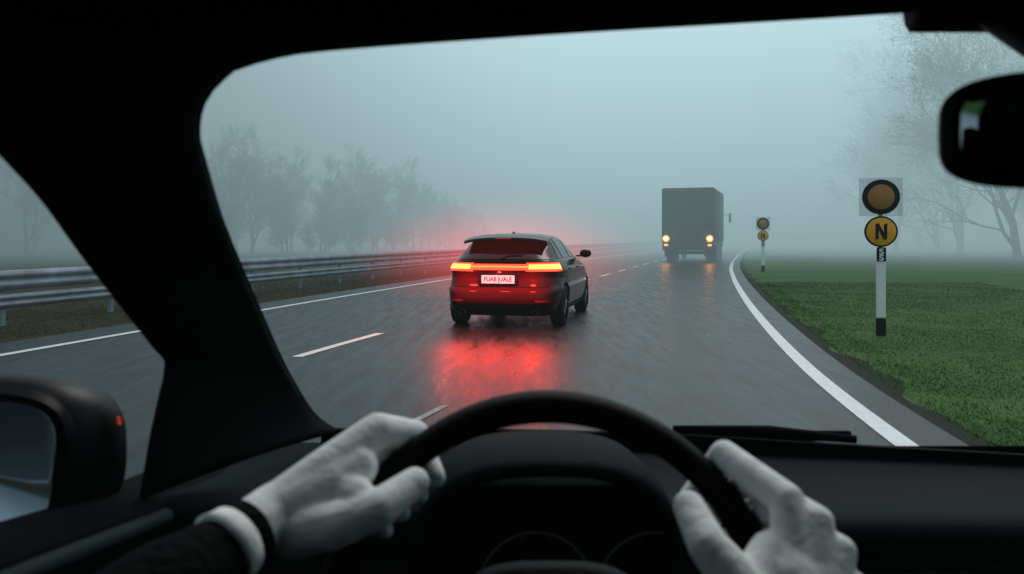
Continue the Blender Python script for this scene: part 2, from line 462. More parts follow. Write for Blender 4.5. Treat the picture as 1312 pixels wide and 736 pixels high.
belt = [(-25,66,1.05),(-22.5,69,1.0),(-20,71,.95),(-17.8,74,.95),(-15.8,77,.92),(-14,80,.90),(-12.6,84,.86),(-11,88,.82),(-9.5,92,.78),(-8,96,.70),(-6.4,100,.62),(-5,105,.55),(-3.6,110,.48),(-28,62,1.1)]
K = 0.90
for (x,y,s) in belt:
    x,y,s = x*K, y*K, s*K
    put_tree(rnd.choice(bare), x, y, s, rnd.uniform(0,6.28), lb, 'bare trees behind the barrier')
    put_tree(rnd.choice(bare), x-rnd.uniform(0.5,4), y+rnd.uniform(1,8), s*rnd.uniform(.6,1.0), rnd.uniform(0,6.28), lb, 'bare trees behind the barrier')
    for q_ in range(2):
        put_tree(rnd.choice(bushy), x+rnd.uniform(-2.2,2.2), y-rnd.uniform(-1,3), s*rnd.uniform(.6,1.0), rnd.uniform(0,6.28), 'low bushy bare tree behind the crash barrier in fog', 'bare trees behind the barrier')
for (x,y,s) in [(-33,54,1.2),(-37,50,1.25),(-41,54,1.3),(-44,46,1.3),(-34,44,1.1),(-39,40,1.2),(-46,38,1.3),(-36,60,1.2),(-50,44,1.4),(-31,58,1.1),(-52,52,1.4)]:
    put_tree(rnd.choice(bare), x*1.2, y*1.2, s*1.2, rnd.uniform(0,6.28), lb, 'bare trees behind the barrier')
for i,(x,y,s) in enumerate([(-15.6,-29,1.2),(-17.4,-33,1.35),(-19.5,-37,1.5),(-14.6,-32,.9),(-21,-31,1.2),(-17.5,-40,1.5)]):
    put_tree(bushy[i%2] if i!=2 else bare[0], x, y, s, rnd.uniform(0,6.28), lb, 'bare trees behind the barrier')
lr = 'tall thinly leaved tree leaning over the grass verge in fog'
for i,(x,y,s) in enumerate([(23.5,37,1.0),(27,40,1.05),(27,48,1.1),(31,46,1.15),(30,56,1.1),(34,60,1.1),(26.5,35,.95),(36,54,1.2),(35,68,1.1),(29,36,1.1),(39,72,1.1),(33,40,1.2),(25,52,.95),(38,47,1.3)]):
    put_tree(leafy[i%2], x*1.5, y*1.5, s*1.48, (0.3*i)%1.2, lr, 'trees beyond the verge')

# ------------------------------------------------------------------ hatchback
m_paint = mat('dark_red_paint', (0.034,0.0010,0.0018), 0.16, 0.0, 0.14, coat=0.07, noise_s=40, noise_a=0.08)
m_glass = mat('tinted_glass', (0.004,0.005,0.006), 0.08, 0, 0.30, noise_s=2, noise_a=0.2)
m_rglass = mat('rear_glass', (0.012,0.002,0.002), 0.10, 0, 0.30, emis=(1,.03,.02), es=0.03, noise_s=3, noise_a=0.5)  # dim red emission painted in as a reflection on the glass
m_plast = mat('black_plastic', (0.005,0.005,0.006), 0.5, noise_s=30, noise_a=0.2, spec=0.12)
m_tyre = mat('tyre_rubber', (0.008,0.008,0.008), 0.75, noise_s=40, noise_a=0.3, bump=0.3, bump_s=120, spec=0.15)
m_rim = mat('alloy_rim', (0.20,0.21,0.22), 0.3, 0.85, noise_s=10, noise_a=0.1)
m_lamp_hot = mat('lit_lamp_core', (0.5,0.02,0.01), 0.3, emis=(1.0,0.056,0.010), es=20, noise_s=20, noise_a=0.1)
m_lamp = mat('lit_light_bar', (0.5,0.01,0.01), 0.3, emis=(1.0,0.022,0.007), es=7.0, noise_s=20, noise_a=0.1)
m_bar = mat('lit_bar_core', (0.5,0.01,0.01), 0.3, emis=(1.0,0.045,0.010), es=10, noise_s=20, noise_a=0.1)
m_plate = mat('plate_white_glow', (0.25,0.33,0.36), 0.4, emis=(0.70,0.95,1.0), es=0.50, noise_s=30, noise_a=0.03)  # grey plate whitened by its own added glow
m_text = mat('plate_text', (0.01,0.01,0.015), 0.5, noise_s=30, noise_a=0.1)
HEAD = R(-12.5)
car = empty('hatchback_car', (-0.21, 12.15, 0), HEAD); car.scale = (1.035,1.0,1.0)
tag(car, 'dark red hatchback with glowing tail lights driving on wet asphalt', 'car')
LZ = [.20,.28,.45,.58,.61,.66,.80,.88,.92,1.02,1.08,1.25,1.38,1.43,1.465]
YR = [.15,.03,-.03,-.015,.01,.055,.075,.06,.07,.12,.18,.42,.62,.74,1.1]
YF = [4.1,4.22,4.3,4.28,4.26,4.2,4.05,3.8,3.6,3.3,3.12,2.72,2.42,2.25,1.8]
HW = [.80,.87,.90,.912,.915,.90,.893,.900,.895,.84,.795,.705,.62,.55,.38]
NN = [6,6,6,6,6,6,5.5,5.4,5.2,5,4.6,4.2,3.8,3.5,3]
def lv(z):
    return [float(np.interp(z, LZ, q)) for q in (YR,YF,HW,NN)]
def cp(z, phi):
    yr,yf,hw,n = lv(z); yc=(yr+yf)/2; a=(yf-yr)/2
    c,s = math.cos(phi), math.sin(phi)
    return Vector((hw*math.copysign(abs(c)**(2/n),c), yc+a*math.copysign(abs(s)**(2/n),s), z))
def cpn(z, phi, off):
    p = cp(z,phi); t = cp(z,phi+0.002)-cp(z,phi-0.002); n_ = Vector((t.y,-t.x,0)).normalized(); u = cp(z+0.004,phi)-cp(z-0.004,phi)
    nn = t.cross(u).normalized()
    if nn.dot(n_) < 0: nn = -nn
    return p + nn*off
def phix(z,x,front=False):
    hw,n = lv(z)[2:]; t = min(1,abs(x)/hw)**(n/2); a = math.acos(t)
    a = a if front else -a
    return a if x >= 0 else (math.pi-a if front else -math.pi-a)
def phiy(z,y,side=1):
    yr,yf,hw,n = lv(z); yc=(yr+yf)/2; a=(yf-yr)/2; t=(y-yc)/a; t=max(-1,min(1,t))
    q = math.asin(math.copysign(abs(t)**(n/2),t))
    return q if side>0 else math.pi-q
zs = np.concatenate([np.linspace(LZ[i],LZ[i+1],4)[:-1] for i in range(len(LZ)-1)]+[[LZ[-1]]])
phis = []
for k in range(4):
    for t in np.linspace(0,1,26)[:-1]:
        phis.append(math.pi/2*k + math.pi/2*t)
V = [cp(z,ph) for z in zs for ph in phis]; m = len(phis); F = []
for i in range(len(zs)-1):
    for k in range(m): F.append((i*m+k,i*m+(k+1)%m,(i+1)*m+(k+1)%m,(i+1)*m+k))
F.append(tuple(reversed(range(m))))
ti = len(V); V.append(Vector((0,1.4,1.485)))
for k in range(m): F.append(((len(zs)-1)*m+k,(len(zs)-1)*m+(k+1)%m,ti))
body = obj('body', V, F, m_paint, car, True)
bm = bmesh.new()
for yy in (0.80,3.42):
    for sx in (-1,1):
        r_ = bmesh.ops.create_cone(bm, cap_ends=True, segments=32, radius1=0.365, radius2=0.365, depth=0.5)
        bmesh.ops.transform(bm, matrix=Matrix.Translation((sx*0.85,yy,0.33))@Matrix.Rotation(R(90),4,'Y'), verts=r_['verts'])
cut = bm_obj('cutter', bm, m_plast)
cut.parent = car
md = body.modifiers.new('b','BOOLEAN'); md.operation='DIFFERENCE'; md.object=cut; md.solver='EXACT'
freeze(body)
bpy.data.objects.remove(cut)
try:
    body.data.set_sharp_from_angle(angle=R(35))
except Exception: pass

def patch(name, zf, pf, nz_, np_, off, material, parent=car):
    V,F=[],[]
    for i in range(nz_+1):
        z = zf(i/nz_)
        for k in range(np_+1): V.append(cpn(z, pf(z,k/np_), off))
    for i in range(nz_):
        for k in range(np_):
            a=i*(np_+1)+k; F.append((a,a+1,a+np_+2,a+np_+1))
    return obj(name,V,F,material,parent,True)
def lerp(a,b,t): return a+(b-a)*t
patch('rear_window', lambda v: lerp(1.065,1.355,v), lambda z,u: phix(z, lerp(-1,1,u)*np.interp(z,[1.065,1.355],[.71,.58])), 8, 24, 0.006, m_rglass)
tp_=patch('trim_panel', lambda v: lerp(.865,1.02,v), lambda z,u: phix(z, lerp(-.80,.80,u)), 6, 24, 0.004, m_plast)
lbar=patch('light_bar', lambda v: lerp(.905,.990,v), lambda z,u: phix(z, lerp(-.42,.42,u)), 2, 16, 0.012, m_lamp)
patch('bar_core', lambda v: lerp(.936,.962,v), lambda z,u: phix(z, lerp(-.46,.46,u)), 2, 16, 0.019, m_bar, lbar)
def lampf(sx, x0, xe, yend):
    def pf(z,u):
        a = phix(z, lerp(x0,xe*lv(z)[2],min(1,u*1.5))) if u < .667 else lerp(phix(z,xe*lv(z)[2]), phiy(z,yend), (u-.667)*3)
        return a if sx>0 else -math.pi-a
    return pf
m_refl = mat('reflector_red',(0.3,0.01,0.01),0.2,noise_s=30,noise_a=0.1)
for sx in (-1,1):
    t = patch('tail_light', lambda v: lerp(.885,1.008,v), lampf(sx,.40,.955,.42), 6, 24, 0.014, m_lamp)
    patch('lamp_core', lambda v: lerp(.916,.984,v), lampf(sx,.44,.95,.28), 3, 24, 0.022, m_lamp_hot, t)
    patch('reflector', lambda v: lerp(.42,.46,v), lambda z,u,sx=sx: phix(z, sx*lerp(.55,.74,u)), 1, 4, 0.008, m_refl)
patch('lower_bumper', lambda v: lerp(.235,.40,v), lambda z,u: phix(z, lerp(-.74,.74,u)), 4, 20, 0.006, m_plast)
patch('bumper_seam', lambda v: lerp(.640,.652,v), lambda z,u: phix(z, lerp(-.80,.80,u)), 1, 20, 0.003, m_plast)
V,F=[],[]
prof=[(0.33,1.372),(0.36,1.405),(0.60,1.452),(0.86,1.470),(0.86,1.43),(0.60,1.395),(0.36,1.360)]
xsn=np.linspace(-.65,.65,17)
for x in xsn:
    k=(abs(x)/.65)**3
    for (y,z) in prof: V.append((x,y+0.12*k,z-0.055*k))
mP=len(prof)
for i in range(len(xsn)-1):
    for k in range(mP): F.append((i*mP+k,i*mP+(k+1)%mP,(i+1)*mP+(k+1)%mP,(i+1)*mP+k))
F.append(tuple(range(mP))); F.append(tuple((len(xsn)-1)*mP+k for k in reversed(range(mP))))
sp = obj('spoiler',V,F,m_paint,car,False)
box('brake_light',(0,0.336,1.387),(0.24,0.012,0.010),mat('dim_brake_light',(.3,.01,.01),.3,emis=(1,.04,.02),es=.35,noise_s=20,noise_a=.1),sp,0.003)
tube_obj('rear_wiper',[(0.0,0.155,1.065),(0.12,0.215,1.12),(0.34,0.23,1.135)],[0.012,0.008,0.006],m_plast,car,6)
lathe('badge',[(-.004,0),(-.004,.035),(0.01,.038)],m_rim,car,20,'y',Matrix.Translation((0,.052,.862)))
pl = box('licence_plate',(-0.01,0.020,0.765),(0.50,0.012,0.125),m_plate,car,0.004)
box('plate_recess',(-0.01,0.040,0.765),(0.60,0.02,0.19),m_plast,car,0.01)
text_obj('lettering','FUAB JUALE',0.100,(-0.01,0.012,0.765),(R(90),0,0),m_text,pl,bold=0.002,sx=0.80)
for sd_ in (1,-1):
    def spf(y0b,y0t,y1b,y1t):
        return lambda z,u: phiy(z, lerp(np.interp(z,[1.07,1.37],[y0b,y0t]), np.interp(z,[1.07,1.37],[y1b,y1t]), u), sd_)
    patch('side_window', lambda v: lerp(1.075,1.355,v), spf(.68,.94,1.0,1.02), 6, 5, .006, m_glass)
    patch('side_window', lambda v: lerp(1.075,1.365,v), spf(1.06,1.08,1.72,1.72), 6, 8, .006, m_glass)
    patch('side_window', lambda v: lerp(1.075,1.365,v), spf(1.80,1.80,2.78,2.28), 6, 8, .006, m_glass)
    for yy in (1.0,1.86,2.95):
        patch('door_seam', lambda v: lerp(.36,1.05,v), lambda z,u,yy=yy: phiy(z,yy+0.012*u,sd_), 12, 1, .003, m_plast)
    patch('side_sill', lambda v: lerp(.22,.31,v), lambda z,u: phiy(z,lerp(1.2,3.0,u),sd_), 2, 6, .008, m_plast)
    for yy in (1.15,2.02):
        box('door_handle',(sd_*0.90,yy+0.1,0.90),(0.03,0.18,0.03),m_paint,car,0.01)
    bm=bmesh.new(); r_=bmesh.ops.create_uvsphere(bm,u_segments=16,v_segments=10,radius=1)
    bmesh.ops.transform(bm,matrix=Matrix.Translation((sd_*0.97,2.62,1.12))@Matrix.Diagonal((0.105,0.075,0.075,1)),verts=r_['verts'])
    add_box(bm,(sd_*0.86,2.64,1.075),(0.12,0.04,0.03),0.01)
    bm_obj('wing_mirror',bm,m_paint,car,True)
patch('windscreen', lambda v: lerp(1.09,1.39,v), lambda z,u: phix(z, lerp(-1,1,u)*np.interp(z,[1.09,1.39],[.66,.52]), True), 6, 12, .006, m_glass)
obj('antenna',[(-.02,1.05,1.46),(.02,1.05,1.46),(.02,1.22,1.47),(-.02,1.22,1.47),(0,1.07,1.51)],[(0,1,2,3),(0,1,4),(1,2,4),(2,3,4),(3,0,4)],m_plast,car)
for x in (-.55,.55):
    lathe('exhaust',[(-0.03,.045),(0.12,.045),(0.12,.037),(-0.03,.037),(-0.03,.045)],m_plast,car,16,'y',Matrix.Translation((x,0.03,.255)))
def make_wheel(parent, x, y, r, wdt, side):
    wh = empty('wheel',(x,y,r),0,parent)
    s=side
    tp=[(-wdt/2,r*.62),(-wdt/2-.005,r*.80),(-wdt/2+.01,r*.95),(-wdt/2+.03,r),(wdt/2-.03,r),(wdt/2-.01,r*.95),(wdt/2+.005,r*.80),(wdt/2,r*.62)]
    lathe('tyre',tp,m_tyre,wh,36,'x')
    bm=bmesh.new()
    for k in range(5):
        add_box(bm,(s*(wdt/2-0.02),0,r*.32),(0.03,0.055,r*.62),0.008)
        vs=[v for v in bm.verts if not v.tag]
        bmesh.ops.rotate(bm,cent=(0,0,0),matrix=Matrix.Rotation(2*math.pi*k/5,3,'X'),verts=vs)
        for v in vs: v.tag=True
    for rr,dp in ((r*.64,0.02),(r*.16,0.035)):
        q=bmesh.ops.create_cone(bm,cap_ends=True,segments=28,radius1=rr,radius2=rr*.97,depth=dp)
        off = wdt/2-0.045 if rr>r*.3 else wdt/2-0.015
        bmesh.ops.transform(bm,matrix=Matrix.Translation((s*off,0,0))@Matrix.Rotation(R(90),4,'Y'),verts=q['verts'])
    bm_obj('rim',bm,m_rim,wh)
    return wh
for yy in (.80,3.42):
    for s in (-1,1): make_wheel(car, s*.785, yy, .325, .215, s)
box('underbody',(0,2.1,.27),(1.3,3.6,.14),m_plast,car,0.03)

def lamp(name, loc, col, energy, rad, parent, spot=None):
    l = bpy.data.lights.new(name,'SPOT' if spot else 'POINT'); l.energy=energy; l.color=col; l.shadow_soft_size=rad
    if spot: l.spot_size=R(spot); l.spot_blend=0.35
    o = bpy.data.objects.new(name,l); COL.objects.link(o); o.location=loc; o.parent=parent; return o
for s in (-1,1):
    lamp('tail_fill_spot',(s*.55,-0.30,.98),(1,.035,.02),60,.08,car,172)  # red spot added behind each tail light to redden body and road
lamp('centre_fill_spot',(0,-0.30,.98),(1,.035,.02),50,.08,car,172)  # added red fill between the two, no lamp of the car

# self-glowing red volume added as tail-light haze beyond the car body
fmr = bpy.data.materials.new('red_glow_volume'); fmr.use_nodes=True
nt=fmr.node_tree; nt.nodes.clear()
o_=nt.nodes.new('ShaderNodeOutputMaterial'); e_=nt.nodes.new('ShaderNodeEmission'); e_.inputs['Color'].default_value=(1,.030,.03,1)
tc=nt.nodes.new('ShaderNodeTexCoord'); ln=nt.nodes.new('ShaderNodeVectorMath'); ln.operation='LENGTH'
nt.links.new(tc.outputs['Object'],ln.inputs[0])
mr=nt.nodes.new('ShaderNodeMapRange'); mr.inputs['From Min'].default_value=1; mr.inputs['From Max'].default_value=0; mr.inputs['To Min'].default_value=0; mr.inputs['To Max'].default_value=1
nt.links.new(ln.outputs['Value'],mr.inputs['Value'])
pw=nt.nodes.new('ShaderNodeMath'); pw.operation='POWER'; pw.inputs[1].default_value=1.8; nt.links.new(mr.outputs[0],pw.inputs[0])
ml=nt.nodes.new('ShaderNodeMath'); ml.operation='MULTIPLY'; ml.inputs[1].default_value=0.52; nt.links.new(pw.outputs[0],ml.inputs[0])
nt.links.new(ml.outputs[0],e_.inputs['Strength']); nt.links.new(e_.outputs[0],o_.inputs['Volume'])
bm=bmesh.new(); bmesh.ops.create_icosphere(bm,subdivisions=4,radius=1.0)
tail_glow=bm_obj('tail_glow',bm,fmr); tail_glow.location=(-0.2,18.6,0.95); tail_glow.scale=(4.0,1.7,1.7); tail_glow['kind']='stuff'

# ------------------------------------------------------------------ truck
m_trk = mat('truck_tarpaulin', (0.014,0.020,0.019), 0.85, noise_s=1.5, noise_a=0.3, bump=0.3, bump_s=3, spec=0.15)
m_trk2 = mat('truck_dark_steel', (0.009,0.012,0.012), 0.7, noise_s=3, noise_a=0.3, spec=0.15)
m_head = mat('lit_amber_lamp', (0.6,0.3,0.05), 0.3, emis=(1.0,0.36,0.07), es=14, noise_s=20, noise_a=0.05)
m_amb2 = mat('amber_halo', (0.6,0.3,0.05), 0.3, emis=(1.0,0.25,0.04), es=.9, noise_s=20, noise_a=0.05)
tr = empty('cargo_truck', (10.15,46,0), R(-19)); tag(tr, 'dark boxy lorry with lit amber rear lamps on wet road', 'truck')
box('cargo_box',(0,3.6,2.72),(3.0,7.2,3.16),m_trk,tr,0.10)
bm=bmesh.new()
for z in (1.3,2.1,2.9,3.7): add_box(bm,(0,-0.02,z),(2.8,0.03,0.05),0.01)
for x in (-1.36,-.5,-.03,.03,.5,1.36): add_box(bm,(x,-0.045,2.7),(0.05,0.03,2.9),0.01)
bm_obj('rear_door',bm,m_trk2,tr)
for y in np.arange(.6,7,1.1):
    for s in (-1,1): box('side_rib',(s*1.51,y,2.7),(0.03,0.06,3.0),m_trk2,tr,0.01)
box('tail_board',(0,0.05,.92),(2.9,.16,.5),m_trk2,tr,0.03)
box('bumper',(0,.15,.55),(2.7,.14,.2),m_trk2,tr,0.03)
box('chassis',(0,4.5,.85),(1.2,8.6,.35),m_trk2,tr,0.03)
cab=box('cab',(0,8.5,1.95),(2.6,2.0,2.5),m_trk,tr,0.2)
box('side_window',(1.305,8.6,2.45),(.02,1.0,.7),m_glass,cab,0.01); box('side_window',(-1.305,8.6,2.45),(.02,1.0,.7),m_glass,cab,0.01)
box('windscreen',(0,9.505,2.45),(2.2,.02,.8),m_glass,cab,0.01)
m_dimamb=mat('dim_amber_lamp',(.5,.2,.05),.3,emis=(1,.4,.1),es=1.6,noise_s=20,noise_a=.05)
for s in (-1,1):
    bm=bmesh.new(); add_box(bm,(s*1.78,9.0,2.75),(.16,.10,.62),0.04); add_box(bm,(s*1.50,9.0,2.95),(.5,.04,.04),0.01)
    bm_obj('wing_mirror',bm,m_trk2,tr)
    box('mud_flap',(s*1.15,1.0,.62),(.62,.03,.62),m_trk2,tr,0.01)
    h=lathe('tail_light',[(-0.09,0),(-0.09,.09),(-0.06,.12),(0.0,.12)],m_head,tr,24,'y',Matrix.Translation((s*1.24,-.03,1.36)))
    lathe('lamp_halo',[(-0.06,.125),(-0.06,.21),(0.05,.21)],m_amb2,h,24,'y',Matrix.Translation((s*1.24,-.03,1.36)))  # dim glowing ring added as a soft halo round the lamp
    box('lower_lamp',(s*1.24,-.04,.98),(.22,.04,.12),m_dimamb,tr,0.01)
    lamp('truck_lamp_bulb',(s*1.24,-.30,1.30),(1,.42,.10),14,.06,tr)
    for yy in (1.6,2.9,7.9): make_wheel(tr, s*1.15, yy, .5, .5 if yy<5 else .3, s)

# ------------------------------------------------------------------ own car
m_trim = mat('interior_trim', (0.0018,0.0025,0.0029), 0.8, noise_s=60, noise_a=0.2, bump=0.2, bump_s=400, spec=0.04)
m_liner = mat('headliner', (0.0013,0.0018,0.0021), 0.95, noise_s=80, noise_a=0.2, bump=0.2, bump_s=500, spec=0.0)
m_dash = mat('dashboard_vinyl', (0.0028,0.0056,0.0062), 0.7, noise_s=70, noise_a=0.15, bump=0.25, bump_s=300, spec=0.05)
m_seal = mat('window_seal', (0.012,0.020,0.022), 0.6, noise_s=20, noise_a=0.2, spec=0.12)
m_leather = mat('wheel_leather', (0.0016,0.0020,0.0023), 0.5, noise_s=50, noise_a=0.2, bump=0.3, bump_s=350, spec=0.08)
m_ring = mat('gauge_ring', (0.03,0.04,0.045), 0.4, 0.3, emis=(.6,.8,.85), es=.006, noise_s=20, noise_a=0.1)
m_mirror = mat('mirror_glass', (0.30,0.35,0.38), 0.02, 1.0, noise_s=3, noise_a=0.03)
own = empty('driven_car',(0.35,0.2,0)); own_off = Vector((0.35,0.2,0))
tag(own,'dark car cabin with steering wheel, dashboard and mirrors','car')
def W(v): return Vector(v)-own_off
def loft(name, c1, c2, n, mcols, bulge, material, mirror=False, thick=0.012):
    A = interp_poly(c1,n); B = interp_poly(c2,n); V,F=[],[]
    for i in range(n):
        for k in range(mcols+1):
            t=k/mcols; p=A[i].lerp(B[i],t)+Vector(bulge)*math.sin(math.pi*t)**0.7
            if mirror: p.x = 0.70-p.x
            V.append(W(p))
    for i in range(n-1):
        for k in range(mcols):
            a=i*(mcols+1)+k; F.append((a,a+1,a+mcols+2,a+mcols+1))
    o=obj(name,V,F,material,own,True)
    md=o.modifiers.new('s','SOLIDIFY'); md.thickness=thick; md.offset=0
    return o
edge = [(-.332,1.5,1.035),(-.366,1.46,1.078),(-.388,1.36,1.18),(-.390,1.22,1.298),(-.373,1.04,1.415),(-.340,.88,1.491),(-.3216,.82,1.525),(-.304,.80,1.549),(-.279,.80,1.573)]
sidee = [(-.5,1.076,1.0466),(-.5,1.106,1.123),(-.5,1.131,1.173),(-.5,1.149,1.22),(-.5,1.094,1.2606),(-.5,1.008,1.321),(-.5,.917,1.3865),(-.5,.842,1.445),(-.5,.778,1.484),(-.5,.633,1.564),(-.49,.45,1.62)]
top = [(-.279,.80,1.573),(-.24,.80,1.585),(-.177,.80,1.594),(.035,.81,1.612),(.2766,.82,1.629),(.443,.83,1.642),(.54,.84,1.650),(.703,.85,1.655),(.98,.80,1.60)]
roofb = [(-.49,.45,1.62),(-.40,.35,1.67),(-.2,.27,1.70),(.1,.25,1.72),(.5,.25,1.72),(.9,.3,1.70),(1.19,.45,1.62)]
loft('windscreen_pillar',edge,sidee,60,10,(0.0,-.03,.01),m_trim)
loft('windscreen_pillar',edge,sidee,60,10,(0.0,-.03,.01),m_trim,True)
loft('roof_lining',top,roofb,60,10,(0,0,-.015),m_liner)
sealpts = [W(Vector(p)+Vector((-.006,-.012,0))) for p in interp_poly(edge+top[1:],90)]
V,F=[],[]; tube(V,F,sealpts,[.009]*len(sealpts),8); obj('window_seal',V,F,m_seal,own,True)
bm=bmesh.new()
def bx(c,s): add_box(bm,W(c),s)
bx((.35,-.58,1.73),(1.74,1.68,.02)); bx((.35,-1.42,1.05),(1.74,.02,1.38)); bx((.35,.1,.35),(1.74,3.0,.02))
bx((-.53,-.58,1.05),(.02,1.66,1.34)); bx((1.23,-.58,1.05),(.02,1.66,1.34)); bx((1.23,.75,.72),(.02,.99,.72))
bx((.35,1.56,.70),(1.74,.02,.58))
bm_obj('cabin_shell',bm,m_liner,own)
def door_top(y): return float(np.interp(y,[-.3,.596,.778,1.076,1.5],[1.15,1.128,1.0987,1.0466,1.0]))
V,F=[],[]; ys=np.linspace(.26,1.5,26)
prof=lambda zt:[(-.52,.38),(-.47,.38),(-.455,.75),(-.47,zt-.10),(-.462,zt-.03),(-.475,zt-.008),(-.50,zt),(-.60,zt-.004),(-.62,zt-.02),(-.66,.8),(-.62,.38)]
for y in ys:
    for (x,z) in prof(door_top(y)): V.append(W((x,y,z)))
mP=11
for i in range(len(ys)-1):
    for k in range(mP): F.append((i*mP+k,i*mP+(k+1)%mP,(i+1)*mP+(k+1)%mP,(i+1)*mP+k))
F.append(tuple(range(mP))); F.append(tuple((len(ys)-1)*mP+k for k in reversed(range(mP))))
door = obj('door',V,F,m_trim,own,False)
tube_obj('sill_trim',[W((-.465,y,door_top(y)-.022)) for y in np.linspace(.3,1.07,14)],.011,m_seal,door,8)
# dashboard
V,F=[],[]; xs=np.linspace(-.52,1.22,40)
for x in xs:
    h = 0.004*math.cos((x-.35)*1.6)
    k = np.interp(x,[-.5,-.2,.3,.6,1.2],[.015,.01,-.012,-.016,-.024])
    for (y,z) in [(1.53,.99),(1.50,1.00),(1.44,.990),(1.30,.998),(1.18,1.014),(1.12,1.024),(1.085,1.020),(1.07,1.000),(1.085,.95),(1.10,.80),(1.20,.60),(1.30,.40)]:
        V.append(W((x,y,z+k+h)))
mP=12
for i in range(len(xs)-1):
    for k in range(mP-1): F.append((i*mP+k,i*mP+k+1,(i+1)*mP+k+1,(i+1)*mP+k))
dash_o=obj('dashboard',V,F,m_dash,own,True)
box('lower_dashboard',W((.35,1.075,.775)),(1.72,.05,.38),m_trim,own,0.02)
bm=bmesh.new()
for k in range(5): add_box(bm,W((.50,1.045,.90+.014*k)),(.22,.012,.004))
bm_obj('air_vent',bm,m_trim,own)
cow=[(-.36,1.50,1.035),(-.1,1.52,1.030),(.304,1.52,1.020),(.653,1.50,1.004),(.952,1.48,.992),(1.15,1.46,.98)]
V,F=[],[]
for p in interp_poly(cow,40):
    V.append(W(p+Vector((0,0,.004)))); V.append(W(p+Vector((0,.03,.0)))); V.append(W(p+Vector((0,.03,-.06)))); V.append(W(p+Vector((0,0,-.06))))
for i in range(39):
    for k in range(4): F.append((i*4+k,i*4+(k+1)%4,(i+1)*4+(k+1)%4,(i+1)*4+k))
obj('cowl',V,F,m_trim,own,False)
V,F=[],[]
for i in range(9):
    for k in range(9):
        x=-.5+1.7*k/8; y=1.56+1.0*i/8; V.append(W((x,y,.97-.03*i-.004*(k-4)**2-0.01*i*i*.3)))
for i in range(8):
    for k in range(8): a=i*9+k; F.append((a,a+1,a+10,a+9))
obj('bonnet',V,F,mat('bonnet_paint',(.006,.007,.008),.35,noise_s=20,noise_a=.1,spec=.3),own,True)
wp = tube_obj('windscreen_wiper',[W((.315,1.555,1.026)),(W((.50,1.555,1.022))),W((.665,1.54,1.010))],[.008,.012,.008],m_trim,own,8)
box('wiper_blade',W((.485,1.552,1.014)),(.35,.012,.02),m_trim,wp,0.003)
# cluster hood
V,F=[],[]; n=28
for yi,(y,sx,sz,zz) in enumerate([(0.985,.148,.104,1.0),(0.995,.158,.112,1.0),(1.08,.160,.112,1.0),(1.25,.155,.085,1.0),(1.38,.14,.04,.995)]):
    for k in range(n+1):
        a=math.pi*k/n; c=math.cos(a); s=math.sin(a)
        V.append(W((.045+sx*math.copysign(abs(c)**.7,c), y, zz-.0+sz*abs(s)**.8)))
for i in range(4):
    for k in range(n): a=i*(n+1)+k; F.append((a,a+1,a+n+2,a+n+1))
hood=obj('instrument_hood',V,F,m_dash,own,True)
md=hood.modifiers.new('s','SOLIDIFY'); md.thickness=.012; md.offset=-1
clu=box('instrument_cluster',W((.045,1.045,.965)),(.27,.02,.22),m_trim,own,0.01)
for cx in (.031,.185):
    Vv,Ff=[],[]
    c=W((cx,1.030,.945)); pts=[c+Vector((.074*math.cos(a),0,.074*math.sin(a))) for a in np.linspace(-.6,math.pi+.6,40)]
    tube(Vv,Ff,pts,[.0013]*40,6)
    for a in np.linspace(-.5,math.pi+.5,17):
        tube(Vv,Ff,[c+Vector((.066*math.cos(a),0,.066*math.sin(a))),c+Vector((.071*math.cos(a),0,.071*math.sin(a)))],[.0005]*2,4)
    obj('gauge',Vv,Ff,m_ring,clu,True)

# steering wheel
C=Vector((.038,.76,1.025)); e1=Vector((1,0,0)); e2=Vector((0,.423,.906)); en=Vector((0,-.906,.423))
def P(x,y,n=0.0): return C+e1*x+e2*y+en*n
RW=.215
sw=empty('steering_wheel',W(C)); sw.parent=own
def SW(v): return Vector(v)-C
V,F=[],[]; ns,nk=96,16
for i in range(ns):
    a=2*math.pi*i/ns; o_=Vector((math.cos(a),math.sin(a)))
    rt=.0165+.0012*math.cos(4*a)
    for k in range(nk):
        b_=2*math.pi*k/nk
        V.append(SW(P(o_.x*(RW+rt*math.cos(b_)), o_.y*(RW+rt*math.cos(b_)), rt*1.12*math.sin(b_))))
for i in range(ns):
    for k in range(nk): F.append((i*nk+k,((i+1)%ns)*nk+k,((i+1)%ns)*nk+(k+1)%nk,i*nk+(k+1)%nk))
obj('rim',V,F,m_leather,sw,True)
V,F=[],[]
lev=[(0,.0,1.0),(.02,.0,1.0),(.034,.0,.9),(.040,.0,.6),(.042,.0,0.01)]
for li,(n_,_,k_) in enumerate(lev):
    for j in range(48):
        a=2*math.pi*j/48; c,s=math.cos(a),math.sin(a)
        V.append(SW(P(k_*.098*math.copysign(abs(c)**.6,c), -.014+k_*.076*math.copysign(abs(s)**.7,s), n_-.02)))
for li in range(4):
    for j in range(48): F.append((li*48+j,li*48+(j+1)%48,(li+1)*48+(j+1)%48,(li+1)*48+j))
obj('hub',V,F,m_leather,sw,True)
